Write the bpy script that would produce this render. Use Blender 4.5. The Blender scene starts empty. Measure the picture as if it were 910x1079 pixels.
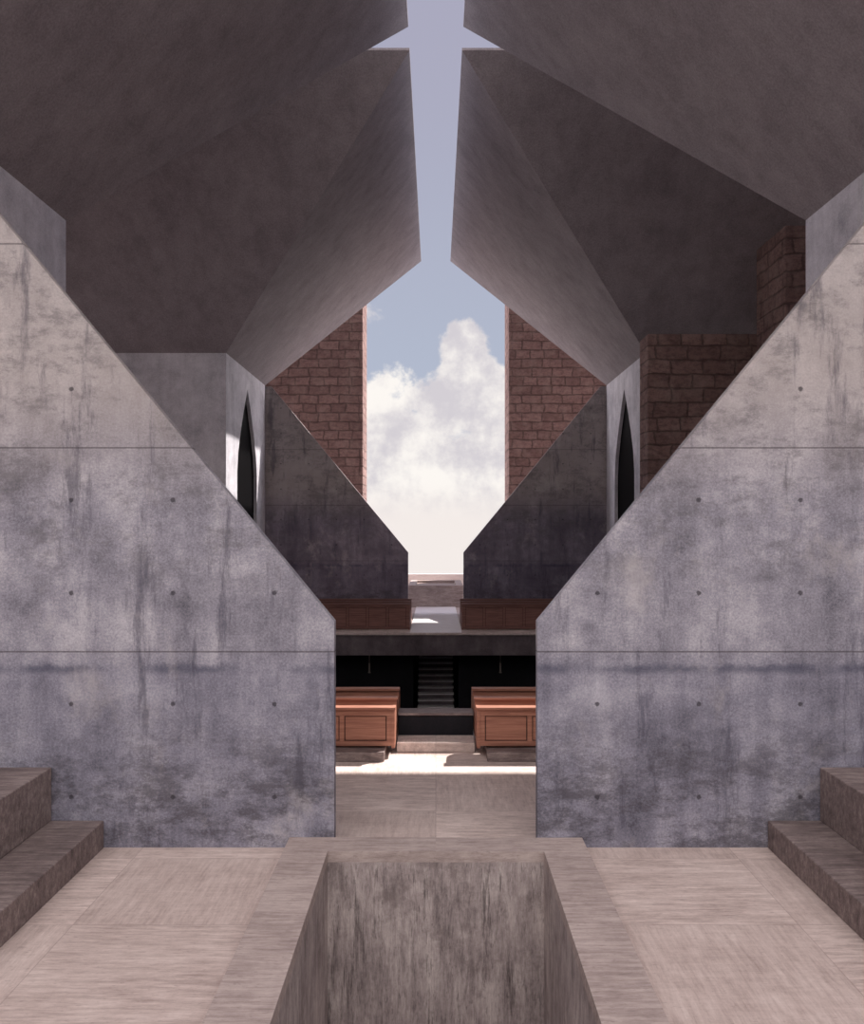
import bpy, bmesh, math
from mathutils import Vector

scene = bpy.context.scene
scene.view_settings.view_transform = 'Standard'
scene.view_settings.look = 'None'
scene.view_settings.exposure = 0.0

# ------------------------------------------------------------------ nodes
def lin(c):
    return tuple(((v/255)/12.92 if v/255 <= 0.04045 else ((v/255+0.055)/1.055)**2.4) for v in c) + (1.0,)

class NT:
    def __init__(s, tree):
        s.t = tree; s.n = tree.nodes; s.l = tree.links
    def node(s, typ, **kw):
        nd = s.n.new(typ)
        for k, v in kw.items(): setattr(nd, k, v)
        return nd
    def put(s, sock, v):
        if isinstance(v, bpy.types.NodeSocket): s.l.new(v, sock)
        else: sock.default_value = v
    def m(s, op, a, b=0.0, c=None, clamp=False):
        nd = s.node('ShaderNodeMath', operation=op, use_clamp=clamp)
        s.put(nd.inputs[0], a); s.put(nd.inputs[1], b)
        if c is not None: s.put(nd.inputs[2], c)
        return nd.outputs[0]
    def rng(s, v, a, b, c=0.0, d=1.0, smooth=True):
        nd = s.node('ShaderNodeMapRange')
        nd.interpolation_type = 'SMOOTHSTEP' if smooth else 'LINEAR'
        s.put(nd.inputs['Value'], v)
        nd.inputs['From Min'].default_value = a; nd.inputs['From Max'].default_value = b
        nd.inputs['To Min'].default_value = c; nd.inputs['To Max'].default_value = d
        return nd.outputs['Result']
    def noise(s, vec, scale=1.0, detail=6.0, rough=0.6, dist=0.0):
        nd = s.node('ShaderNodeTexNoise')
        s.put(nd.inputs['Vector'], vec)
        nd.inputs['Scale'].default_value = scale; nd.inputs['Detail'].default_value = detail
        nd.inputs['Roughness'].default_value = rough; nd.inputs['Distortion'].default_value = dist
        return nd.outputs['Fac']
    def scale(s, vec, sc):
        nd = s.node('ShaderNodeVectorMath', operation='MULTIPLY')
        s.put(nd.inputs[0], vec); nd.inputs[1].default_value = sc
        return nd.outputs[0]
    def mix(s, f, a, b, mode='MIX'):
        nd = s.node('ShaderNodeMix', data_type='RGBA', blend_type=mode)
        s.put(nd.inputs[0], f); s.put(nd.inputs[6], a); s.put(nd.inputs[7], b)
        return nd.outputs[2]
    def comb(s, x, y, z):
        nd = s.node('ShaderNodeCombineXYZ')
        s.put(nd.inputs[0], x); s.put(nd.inputs[1], y); s.put(nd.inputs[2], z)
        return nd.outputs[0]

def new_mat(name):
    mt = bpy.data.materials.new(name); mt.use_nodes = True
    t = NT(mt.node_tree)
    bsdf = mt.node_tree.nodes['Principled BSDF']
    bsdf.inputs['Specular IOR Level'].default_value = 0.25
    co = t.node('ShaderNodeTexCoord').outputs['Object']
    sp = t.node('ShaderNodeSeparateXYZ'); t.l.new(co, sp.inputs[0])
    return mt, t, bsdf, co, sp.outputs

def bump(t, bsdf, h, strength=0.4, dist=0.02):
    b = t.node('ShaderNodeBump')
    b.inputs['Strength'].default_value = strength; b.inputs['Distance'].default_value = dist
    t.put(b.inputs['Height'], h); t.l.new(b.outputs[0], bsdf.inputs['Normal'])

def concrete(name, dark, mid, light, joints=True, contrast=1.0, grain=0.75, bigw=0.9, medw=0.55, fs=42.0):
    mt, t, bsdf, co, (x, y, z) = new_mat(name)
    big = t.noise(co, 0.9, 9, 0.62, 0.3)
    med = t.noise(co, 4.0, 8, 0.75)
    fine = t.noise(co, fs, 4, 0.8)
    streak = t.noise(t.scale(co, (2.6, 2.6, 0.22)), 1.0, 6, 0.6)
    v = t.m('ADD', t.m('MULTIPLY', big, bigw), t.m('MULTIPLY', med, medw))
    v = t.m('ADD', v, t.m('MULTIPLY', fine, grain))
    v = t.m('ADD', v, t.m('MULTIPLY', streak, 0.5))
    c0 = (bigw+medw+grain+0.5)/2
    v = t.rng(v, c0-0.33/contrast, c0+0.33/contrast, 0, 1, False)
    r = t.node('ShaderNodeValToRGB')
    r.color_ramp.elements[0].color = dark; r.color_ramp.elements[1].color = light
    e = r.color_ramp.elements.new(0.5); e.color = mid
    t.l.new(v, r.inputs[0]); col = r.outputs[0]
    h = t.m('MULTIPLY', fine, 0.25)
    if joints:
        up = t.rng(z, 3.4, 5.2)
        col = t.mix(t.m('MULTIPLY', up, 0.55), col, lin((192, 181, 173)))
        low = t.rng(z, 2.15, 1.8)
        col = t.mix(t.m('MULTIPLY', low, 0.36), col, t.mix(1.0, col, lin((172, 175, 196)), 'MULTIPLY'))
        tide = t.m('MULTIPLY', t.rng(t.m('ABSOLUTE', t.m('SUBTRACT', t.m('ADD', z, t.m('MULTIPLY', med, 0.16)), 1.96)), 0.0, 0.08, 1, 0),
                   t.rng(t.noise(t.scale(co, (1.4, 1.4, 0.0)), 1.0, 3), 0.36, 0.6))
        col = t.mix(t.m('MULTIPLY', tide, 0.6), col, lin((64, 66, 86)))
        drip = t.rng(t.noise(t.scale(co, (2.3, 2.3, 0.34)), 1.2, 8, 0.75), 0.53, 0.66)
        col = t.mix(t.m('MULTIPLY', drip, 0.62), col, lin((72, 70, 84)))
        cblot = t.m('MULTIPLY', t.rng(z, 2.2, 3.4), t.rng(t.noise(t.scale(co, (0.9, 0.9, 1.6)), 1.3, 9, 0.85), 0.47, 0.62))
        col = t.mix(t.m('MULTIPLY', cblot, 0.55), col, lin((98, 95, 98)))
        pale = t.rng(t.noise(t.scale(co, (1.0, 1.0, 0.8)), 1.1, 7, 0.7), 0.54, 0.70)
        col = t.mix(t.m('MULTIPLY', pale, 0.42), col, lin((194, 187, 187)))
        blot = t.m('MULTIPLY', t.rng(z, 1.8, 0.5), t.rng(t.noise(t.scale(co, (0.8, 0.8, 1.7)), 1.5, 10, 0.86), 0.44, 0.60))
        col = t.mix(t.m('MULTIPLY', blot, 0.68), col, lin((68, 63, 68)))
        fr = t.m('FRACT', t.m('DIVIDE', t.m('ADD', z, 0.09+2.15*4), 2.15))
        dj = t.m('MULTIPLY', t.m('MINIMUM', fr, t.m('SUBTRACT', 1.0, fr)), 2.15)
        jl = t.rng(dj, 0.004, 0.013, 1, 0)
        u = t.m('ABSOLUTE', x)
        fu = t.m('MULTIPLY', t.m('SUBTRACT', t.m('FRACT', t.m('DIVIDE', t.m('ADD', u, 1.07*0.5-1.70+10.7), 1.07)), 0.5), 1.07)
        pz = t.m('MULTIPLY', fr, 2.15)
        dz = t.m('MINIMUM', t.m('ABSOLUTE', t.m('SUBTRACT', pz, 0.62)), t.m('ABSOLUTE', t.m('SUBTRACT', pz, 1.6)))
        wob = t.m('MULTIPLY', t.m('SUBTRACT', fine, 0.5), 0.03)
        dd = t.m('ADD', t.m('SQRT', t.m('ADD', t.m('MULTIPLY', fu, fu), t.m('MULTIPLY', dz, dz))), wob)
        hole = t.rng(dd, 0.016, 0.032, 1, 0)
        col = t.mix(t.m('MULTIPLY', jl, 0.6), col, lin((78, 72, 76)))
        col = t.mix(t.m('MULTIPLY', hole, 0.75), col, lin((52, 48, 54)))
        h = t.m('SUBTRACT', h, t.m('ADD', jl, t.m('MULTIPLY', hole, 1.5)))
    t.l.new(col, bsdf.inputs['Base Color'])
    bsdf.inputs['Roughness'].default_value = 0.8
    bump(t, bsdf, h, 0.35, 0.015)
    return mt

def travertine(name, a, b, c, slab=True, vertical=False, lo=0.44, hi=0.76):
    mt, t, bsdf, co, (x, y, z) = new_mat(name)
    tile = t.m('ADD', t.m('FLOOR', t.m('DIVIDE', x, 1.54)), t.m('MULTIPLY', t.m('FLOOR', t.m('DIVIDE', y, 1.45)), 3.0))
    par = t.m('FRACT', t.m('MULTIPLY', tile, 0.5))
    par = t.m('GREATER_THAN', par, 0.25)
    off = t.comb(t.m('MULTIPLY', tile, 7.3), 0.0, t.m('MULTIPLY', tile, 3.1))
    add = t.node('ShaderNodeVectorMath', operation='ADD'); t.l.new(co, add.inputs[0]); t.l.new(off, add.inputs[1])
    if vertical:
        grain = t.noise(t.scale(co, (5, 5, 0.8)), 1.4, 10, 0.85)
    else:
        g1 = t.noise(t.scale(add.outputs[0], (1.6, 14, 8)), 1.4, 9, 0.82)
        g2 = t.noise(t.scale(add.outputs[0], (14, 1.6, 8)), 1.4, 9, 0.82)
        mx = t.node('ShaderNodeMix'); t.put(mx.inputs[0], t.m('MULTIPLY', par, 0.7 if slab else 0.0)); t.put(mx.inputs[2], g1); t.put(mx.inputs[3], g2)
        grain = mx.outputs[0]
    blot = t.noise(co, 1.3, 9, 0.8)
    v = t.m('ADD', t.m('MULTIPLY', grain, 0.8), t.m('MULTIPLY', blot, 0.4))
    v = t.rng(v, lo, hi, 0, 1, False)
    r = t.node('ShaderNodeValToRGB')
    r.color_ramp.elements[0].color = a; r.color_ramp.elements[1].color = c
    e = r.color_ramp.elements.new(0.5); e.color = b
    t.l.new(v, r.inputs[0]); col = r.outputs[0]
    h = t.m('MULTIPLY', grain, 0.3)
    pits = t.rng(t.noise(t.scale(co, (14, 40, 40) if not vertical else (40, 40, 10)), 1.0, 3, 0.6), 0.60, 0.70)
    col = t.mix(t.m('MULTIPLY', pits, 0.5), col, a)
    if vertical:
        patch = t.rng(t.noise(co, 1.8, 8, 0.75), 0.50, 0.64)
        col = t.mix(t.m('MULTIPLY', patch, 0.5), col, lin((104, 92, 90)))
        run = t.rng(t.noise(t.scale(co, (7, 7, 0.5)), 1.0, 9, 0.85), 0.53, 0.63)
        col = t.mix(t.m('MULTIPLY', run, 0.75), col, lin((68, 60, 60)))
    if slab:
        fx = t.m('FRACT', t.m('DIVIDE', x, 1.54)); fy = t.m('FRACT', t.m('DIVIDE', y, 1.45))
        dx = t.m('MULTIPLY', t.m('MINIMUM', fx, t.m('SUBTRACT', 1.0, fx)), 1.54)
        dy = t.m('MULTIPLY', t.m('MINIMUM', fy, t.m('SUBTRACT', 1.0, fy)), 1.45)
        j = t.rng(t.m('MINIMUM', dx, dy), 0.002, 0.007, 1, 0)
        tone = t.node('ShaderNodeTexWhiteNoise', noise_dimensions='1D'); t.l.new(tile, tone.inputs['W'])
        col = t.mix(t.m('MULTIPLY', tone.outputs['Value'], 0.3), col, a)
        col = t.mix(t.m('MULTIPLY', j, 0.35), col, lin((120, 100, 94)))
    t.l.new(col, bsdf.inputs['Base Color'])
    bsdf.inputs['Roughness'].default_value = 0.6
    bump(t, bsdf, h, 0.2, 0.008)
    return mt

def masonry(name, a, b, mortar, dk, pl):
    mt, t, bsdf, co, (x, y, z) = new_mat(name)
    wob = t.noise(co, 1.5, 4)
    u = t.m('ADD', t.m('ADD', x, y), t.m('MULTIPLY', wob, 0.3))
    w = t.m('ADD', z, t.m('MULTIPLY', wob, 0.2))
    br = t.node('ShaderNodeTexBrick')
    br.offset = 0.5; br.squash = 0.7; br.squash_frequency = 3
    br.inputs['Scale'].default_value = 1.0
    br.inputs['Brick Width'].default_value = 0.95; br.inputs['Row Height'].default_value = 0.42
    br.inputs['Mortar Size'].default_value = 0.035; br.inputs['Mortar Smooth'].default_value = 0.7
    br.inputs['Color1'].default_value = a; br.inputs['Color2'].default_value = b; br.inputs['Mortar'].default_value = mortar
    t.l.new(t.comb(u, w, 0.0), br.inputs['Vector'])
    n = t.noise(t.scale(co, (1, 1, 1.8)), 4.0, 10, 0.85)
    n2 = t.noise(co, 1.6, 6, 0.7)
    col = t.mix(t.rng(n, 0.42, 0.62, 0.0, 0.75), br.outputs['Color'], dk)
    col = t.mix(t.rng(n2, 0.45, 0.65, 0.0, 0.35), col, pl)
    t.l.new(col, bsdf.inputs['Base Color'])
    bsdf.inputs['Roughness'].default_value = 0.9
    bump(t, bsdf, t.m('SUBTRACT', t.m('MULTIPLY', n, 1.2), br.outputs['Fac']), 1.0, 0.10)
    return mt

def wood(name, a, b):
    mt, t, bsdf, co, (x, y, z) = new_mat(name)
    g = t.noise(t.scale(co, (1.2, 6, 26)), 1.5, 6, 0.6, 0.4)
    col = t.mix(t.rng(g, 0.3, 0.7), a, b)
    t.l.new(col, bsdf.inputs['Base Color']); bsdf.inputs['Roughness'].default_value = 0.5
    bump(t, bsdf, g, 0.1, 0.003)
    return mt

CONC = concrete('board_formed_concrete', lin((84, 82, 92)), lin((150, 147, 158)), lin((206, 202, 207)))
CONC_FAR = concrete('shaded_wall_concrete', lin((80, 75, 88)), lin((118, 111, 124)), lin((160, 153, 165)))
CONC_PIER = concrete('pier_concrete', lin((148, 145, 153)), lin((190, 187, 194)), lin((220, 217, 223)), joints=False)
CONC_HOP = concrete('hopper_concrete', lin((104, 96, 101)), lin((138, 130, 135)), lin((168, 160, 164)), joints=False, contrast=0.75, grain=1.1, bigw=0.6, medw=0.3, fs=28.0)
CONC_DARK = concrete('basement_concrete', lin((20, 20, 25)), lin((28, 28, 33)), lin((40, 38, 44)), joints=False)  # near black: the lower hall's shade is put into the colour
CONC_EDGE = concrete('slab_edge_concrete', lin((74, 66, 70)), lin((104, 94, 98)), lin((136, 126, 128)), joints=False)
TRAV = travertine('travertine_floor', lin((156, 138, 132)), lin((206, 188, 181)), lin((236, 221, 214)))
TRAV_R = travertine('travertine_rim', lin((136, 121, 117)), lin((176, 160, 155)), lin((204, 190, 184)), slab=False)
TRAV_B = travertine('travertine_bench', lin((76, 66, 66)), lin((124, 110, 108)), lin((166, 152, 147)), slab=False)
TRAV_P = travertine('travertine_basin', lin((88, 79, 80)), lin((168, 155, 153)), lin((216, 205, 200)), slab=False, vertical=True)
PALE_STONE = travertine('pale_stone_and_aisle_sun', lin((226, 218, 218)), lin((240, 234, 234)), lin((246, 242, 242)), slab=False)  # pale stone; on the aisle its paleness paints in sunlight
STONE = masonry('red_brown_stone', lin((166, 134, 128)), lin((142, 113, 108)), lin((120, 98, 94)), lin((100, 78, 76)), lin((182, 158, 150)))
WOOD = wood('oiled_red_wood', lin((146, 98, 82)), lin((178, 126, 106)))
WOOD_F = wood('dark_red_wood', lin((112, 80, 74)), lin((142, 104, 96)))
WOOD_D = wood('panel_joint_wood', lin((76, 50, 44)), lin((90, 60, 52)))
METAL = wood('dark_bronze', lin((120, 110, 105)), lin((150, 140, 132)))
VOID = wood('painted_slit_shade', lin((7, 6, 8)), lin((11, 10, 12)))
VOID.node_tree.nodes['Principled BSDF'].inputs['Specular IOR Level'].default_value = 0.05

# ------------------------------------------------------------------ mesh builder
class B:
    def __init__(s): s.bm = bmesh.new(); s.mi = 0
    def mat(s, i): s.mi = i; return s
    def face(s, vs):
        f = s.bm.faces.new(vs); f.material_index = s.mi
    def box(s, x0, x1, y0, y1, z0, z1):
        x0, x1 = min(x0, x1), max(x0, x1)
        v = [s.bm.verts.new((x, y, z)) for z in (z0, z1) for y in (y0, y1) for x in (x0, x1)]
        for f in ((0, 2, 3, 1), (4, 5, 7, 6), (0, 1, 5, 4), (2, 6, 7, 3), (0, 4, 6, 2), (1, 3, 7, 5)):
            s.face([v[i] for i in f])
        return s
    def prism(s, pts, a0, a1, axis='y'):
        def mk(p, a): return (p[0], a, p[1]) if axis == 'y' else ((a, p[0], p[1]) if axis == 'x' else (p[0], p[1], a))
        A = [s.bm.verts.new(mk(p, a0)) for p in pts]; C = [s.bm.verts.new(mk(p, a1)) for p in pts]
        s.face(A); s.face(C[::-1])
        n = len(pts)
        for i in range(n): s.face((A[i], C[i], C[(i+1) % n], A[(i+1) % n]))
        return s
    def frustum(s, rings):
        R = []
        for (x0, x1, y0, y1, z) in rings:
            R.append([s.bm.verts.new(p) for p in ((x0, y0, z), (x1, y0, z), (x1, y1, z), (x0, y1, z))])
        for a, b in zip(R, R[1:]):
            for i in range(4): s.face((a[i], a[(i+1) % 4], b[(i+1) % 4], b[i]))
        s.face(R[0][::-1]); s.face(R[-1])
        return s
    def done(s, name, *mats, bevel=0.0):
        bmesh.ops.recalc_face_normals(s.bm, faces=s.bm.faces)
        me = bpy.data.meshes.new(name); s.bm.to_mesh(me); s.bm.free()
        ob = bpy.data.objects.new(name, me); scene.collection.objects.link(ob)
        for m in mats: me.materials.append(m)
        if bevel:
            md = ob.modifiers.new('bevel', 'BEVEL'); md.width = bevel; md.segments = 2; md.limit_method = 'ANGLE'
        return ob

# ------------------------------------------------------------------ floor and basement
PIT_X, RIM_X = 1.09, 1.54
b = B(); T = -0.67
b.box(-24, 24, -6, 1.6, T, 0)
b.box(-24, -RIM_X, 1.6, 9.0, T, 0); b.box(RIM_X, 24, 1.6, 9.0, T, 0)
b.box(-24, 24, 9.0, 14.6, T, 0)
b.box(-24, -6, 14.6, 27.0, T, 0); b.box(6, 24, 14.6, 27.0, T, 0)
b.box(-24, 24, 27.02, 43.0, T+0.02, 0)
b.done('floor', TRAV)

B().box(-6, 6, 26.9, 27.02, T, -0.03).mat(1).box(-6, 6, 26.86, 27.02, -0.03, 0.03).done('gallery_edge_beam', CONC_EDGE, TRAV)

b = B()
b.box(-RIM_X, -PIT_X, 1.6, 9.0, -2.8, 0.0); b.box(PIT_X, RIM_X, 1.6, 9.0, -2.8, 0.0)
b.box(-PIT_X, PIT_X, 8.605, 9.0, -2.8, 0.0); b.box(-PIT_X, PIT_X, 1.6, 2.0, -2.8, 0.0)
b.box(-PIT_X, PIT_X, 2.0, 8.605, -2.8, -2.6)
b.mat(1)
b.box(-RIM_X, -PIT_X, 1.6, 8.605, 0, 0.11); b.box(PIT_X, RIM_X, 1.6, 8.605, 0, 0.11)
b.box(-RIM_X, 0, 8.605, 8.995, 0, 0.11); b.box(0, RIM_X, 8.605, 8.995, 0, 0.106)
b.box(-PIT_X, PIT_X, 1.6, 2.0, 0, 0.11)
b.done('sunken_basin', TRAV_P, TRAV_R)

b = B()
b.box(-6, 6, 14.6, 33, -3.4, -3.2)
b.box(-6.3, -6, 14.3, 33, -3.4, T); b.box(6, 6.3, 14.3, 33, -3.4, T)
b.box(-6, 6, 14.3, 14.6, -3.4, T); b.box(-6, 6, 32.9, 33.2, -3.4, T)
b.box(-6, -0.75, 28.2, 28.5, -3.2, T); b.box(0.75, 6, 28.2, 28.5, -3.2, T)
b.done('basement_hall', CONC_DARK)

b = B()
for i in range(14):
    y = 28.3 + i*0.29; z = -3.2 + (i+1)*0.165
    b.box(-0.6, 0.6, y, y+0.29, -3.2, z-0.035)
    b.mat(1).box(-0.62, 0.62, y-0.04, y+0.29, z-0.035, z); b.mat(0)
b.done('basement_staircase', CONC_EDGE, PALE_STONE)

def pendant(x):
    bm = B(); n = 12
    for (r, z0, z1) in ((0.010, -1.0, T), (0.03, -1.28, -1.0), (0.04, -1.31, -1.28)):
        bm.prism([(x+r*math.cos(k*2*math.pi/n), 27.4+r*math.sin(k*2*math.pi/n)) for k in range(n)], z0, z1, 'z')
    bm.done('pendant_lamp', METAL)
pendant(-2.13); pendant(2.07)

# ------------------------------------------------------------------ diagonal screen walls
def screen(name, s, y0, y1, mat):
    top = 8.8; k = 1.215
    xt = 1.07 + (top-2.38)/k
    pts = [(s*1.07, 0), (s*1.07, 2.38), (s*xt, top), (s*12.6, top), (s*12.6, 0)]
    B().prism(pts, y0, y1).done(name, mat)
screen('wall_front_left', -1, 9.0, 9.14, CONC)
screen('wall_front_right', 1, 9.0, 9.14, CONC)
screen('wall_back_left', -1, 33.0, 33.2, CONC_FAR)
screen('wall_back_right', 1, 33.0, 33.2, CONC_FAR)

# ------------------------------------------------------------------ piers and hoppers
XI, XO, ZT, ZR = 6.58, 12.5, 8.83, 15.38
def pier(s, y0, y1):
    b = B(); yc = (y0+y1)/2; w = 1.55
    L = [(yc-w, 0), (yc-w, 5.2), (yc-w*0.9, 5.9), (yc-w*0.68, 6.6), (yc-w*0.36, 7.4), (yc, 8.2)]
    R = [(2*yc-p[0], p[1]) for p in L[:-1]][::-1]
    slit = [(y0, 0)] + L + R + [(y1, 0), (y1, ZT), (y0, ZT)]
    b.prism(slit, s*XI, s*(XI+0.12), 'x'); b.prism(slit, s*(XO-0.2), s*XO, 'x')
    b.box(s*(XI+0.12), s*(XO-0.2), y0, y0+0.3, 0, ZT); b.box(s*(XI+0.12), s*(XO-0.2), y1-0.3, y1, 0, ZT)
    b.mat(1)   # added black panel that paints the dark shade inside the pointed opening
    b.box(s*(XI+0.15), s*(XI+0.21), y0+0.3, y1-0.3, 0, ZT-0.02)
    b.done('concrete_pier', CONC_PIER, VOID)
def hopper(s, y0, y1, ty0, ty1):
    b = B()
    xs = sorted((s*XI, s*XO)); tx = sorted((s*0.66, s*18.4))
    b.frustum([(xs[0], xs[1], y0, y1, ZT), (tx[0], tx[1], ty0, ty1, ZR), (tx[0], tx[1], ty0, ty1, ZR+0.06)])
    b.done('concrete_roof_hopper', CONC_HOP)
for s in (-1, 1):
    pier(s, 9.26, 15.2); pier(s, 26.8, 32.95)
    hopper(s, 9.26, 15.2, 3.4, 20.5); hopper(s, 26.8, 32.95, 21.51, 38.6)

# ------------------------------------------------------------------ stone pylons
def pylon(*a): B().box(*a).done('stone_pylon', STONE, bevel=0.03)
pylon(-10, -3.42, 40.0, 42.4, 0, 15.8); pylon(3.42, 10, 40.0, 42.4, 0, 15.8)
pylon(6.25, 14.0, 25.2, 26.2, 0, 9.07)
pylon(9.0, 15.0, 22.0, 24.0, 0, 11.15)
for s in (-1, 1):
    for y in (-5.5, 2.4, 10.3, 18.2):  # unseen side row, extended to block side light from the near hoppers
        pylon(s*19, s*22.5, y, y+7.7, 0, 15.2)

# ------------------------------------------------------------------ stone benches
for s in (-1, 1):
    b = B()
    b.box(s*3.49, s*6.4, -2.0, 8.99, 0, 0.29)
    b.box(s*4.04, s*6.4, -2.0, 8.99, 0.29, 0.85)
    b.done('stepped_stone_bench', TRAV_B, bevel=0.012)

# ------------------------------------------------------------------ pews
def pew(x0, x1, y, z, hgt, *mats):
    b = B(); x0, x1 = min(x0, x1), max(x0, x1); L = x1-x0
    b.mat(1); b.box(x0+0.05, x1-0.05, y+0.03, y+0.045, z+0.04, z+hgt-0.04)      # dark shadow-gap board
    b.mat(0)
    b.box(x0+0.05, x1-0.05, y, y+0.06, z+hgt-0.13, z+hgt-0.04)
    b.box(x0+0.05, x1-0.05, y, y+0.06, z+0.03, z+0.10)
    n = max(1, round(L/0.72))
    for i in range(n+1):
        xx = x0+0.05+(L-0.17)*i/n
        b.box(xx, xx+0.07, y+0.002, y+0.058, z+0.10, z+hgt-0.13)
        if i < n:
            xe = x0+0.05+(L-0.17)*(i+1)/n
            b.box(xx+0.085, xe-0.015, y+0.018, y+0.03, z+0.115, z+hgt-0.145)      # raised field
    b.box(x0-0.01, x1+0.01, y-0.04, y+0.13, z+hgt-0.035, z+hgt)                  # cap / book ledge
    b.box(x0+0.05, x1-0.05, y+0.06, y+0.46, z+0.36, z+0.40)                      # seat
    for xa in (x0, x1-0.05):                                                     # shaped ends
        b.prism([(y-0.01, z), (y+0.5, z), (y+0.5, z+0.42), (y+0.44, z+0.54), (y+0.2, z+0.56), (y+0.12, z+hgt-0.04), (y-0.01, z+hgt-0.04)], xa, xa+0.05, 'x')
    b.done('wooden_pew', *mats, bevel=0.004)
for s in (-1, 1):
    B().box(s*0.74, s*5.9, 12.27, 14.55, 0, 0.138).done('pew_platform', TRAV_B, bevel=0.01)
    for y in (12.5, 13.2, 13.95):
        pew(s*0.60, s*5.6, y, 0.14, 0.60, WOOD, WOOD_D)
    for y in (28.0, 28.9, 29.8):
        pew(s*0.85, s*5.6, y, 0.0, 0.86, WOOD_F, WOOD_D)

B().box(-0.585, 0.585, 12.8, 13.28, 0, 0.14).done('stone_step', TRAV, bevel=0.01)
b = B()
b.box(-0.585, 0.585, 13.32, 13.62, 0, 0.44); b.mat(1).box(-0.59, 0.59, 13.29, 13.66, 0.44, 0.48)
b.done('low_stone_parapet', CONC_DARK, TRAV_B, bevel=0.008)

# ------------------------------------------------------------------ aisle and stone altar at the far end
B().box(-0.82, 0.82, 27.03, 35.75, 0.0, 0.03).done('sun_painted_aisle', PALE_STONE)  # pale strip, sunlight on the aisle floor put into its colour
b = B()
b.box(-1.15, 1.15, 35.8, 36.1, 0, 0.92); b.box(-1.15, 1.15, 39.1, 39.4, 0, 0.92)
b.box(-1.15, -0.85, 36.1, 39.1, 0, 0.92); b.box(0.85, 1.15, 36.1, 39.1, 0, 0.92)
b.box(-0.85, 0.85, 36.1, 39.1, 0, 0.80)
b.done('stone_altar', TRAV_R, bevel=0.01)
B().box(-3.4, 3.4, 42.0, 42.4, 0, 1.05).done('terrace_parapet', PALE_STONE, bevel=0.01)

# ------------------------------------------------------------------ sun and sky
sd = bpy.data.lights.new('sun', 'SUN'); sd.energy = 10.0; sd.angle = math.radians(0.6); sd.color = (1.0, 0.94, 0.88)
so = bpy.data.objects.new('sun', sd); scene.collection.objects.link(so)
so.rotation_euler = Vector((-0.65, -0.57, -1.0)).to_track_quat('-Z', 'Y').to_euler()
so.location = (20, 40, 40)

w = bpy.data.worlds.new('sky'); scene.world = w; w.use_nodes = True
t = NT(w.node_tree)
bg = w.node_tree.nodes['Background']
g = t.node('ShaderNodeTexCoord').outputs['Generated']
sp = t.node('ShaderNodeSeparateXYZ'); t.l.new(g, sp.inputs[0]); dx, dy, dz = sp.outputs
sky = t.mix(t.rng(dz, 0.1, 0.55), lin((178, 187, 206)), lin((170, 169, 190)))
rear = t.rng(dy, 0.35, -0.5)
sky = t.mix(rear, sky, lin((204, 198, 197)))
n1 = t.noise(t.scale(g, (1, 1, 1.2)), 10.0, 10, 0.60, 0.25)
d = t.m('MULTIPLY', t.m('SUBTRACT', 0.196, dz), 6.0)
bx = t.m('DIVIDE', t.m('SUBTRACT', dx, 0.035), 0.032); bz = t.m('DIVIDE', t.m('SUBTRACT', dz, 0.195), 0.062)
bl = t.rng(t.m('SQRT', t.m('ADD', t.m('MULTIPLY', bx, bx), t.m('MULTIPLY', bz, bz))), 0.3, 1.3, 0.5, 0.0)
bl = t.m('MULTIPLY', bl, t.m('GREATER_THAN', dy, 0.0))
d = t.m('ADD', d, bl)
d = t.m('ADD', d, t.m('MULTIPLY', t.m('SUBTRACT', n1, 0.5), 2.2))
mask = t.rng(d, 0.0, 0.22)
shade = t.rng(t.noise(g, 11.0, 9, 0.62), 0.38, 0.60)
cl = t.mix(shade, lin((212, 207, 213)), lin((253, 248, 243)))
cl = t.mix(t.rng(dz, 0.06, 0.0), cl, lin((244, 236, 232)))
col = t.mix(t.m('MULTIPLY', mask, t.rng(dy, -0.1, 0.2)), sky, cl)
t.l.new(col, bg.inputs['Color'])
# added sky fill: strength raised behind, overhead-behind and to the open sides
back = t.m('ADD', t.m('ADD', 1.0, t.rng(dy, 0.0, -0.7, 0.0, 0.7)),
           t.m('MULTIPLY', t.rng(dz, 0.35, 0.8, 0.0, 3.0), t.rng(dy, 0.3, -0.3)))
side = t.rng(t.m('ABSOLUTE', dx), 0.5, 0.85, 0.0, 6.0)
t.l.new(t.m('ADD', back, t.m('MULTIPLY', side, t.rng(dy, -0.25, 0.1))), bg.inputs['Strength'])

# ------------------------------------------------------------------ camera
cd = bpy.data.cameras.new('camera'); co = bpy.data.objects.new('camera', cd); scene.collection.objects.link(co)
co.location = (0, 0, 3.38); co.rotation_euler = (math.radians(90), 0, 0)
cd.sensor_fit = 'HORIZONTAL'; cd.sensor_width = 36; cd.lens = 900/910*36
cd.shift_x = -4/910; cd.shift_y = 15.5/910
cd.clip_end = 500
scene.camera = co
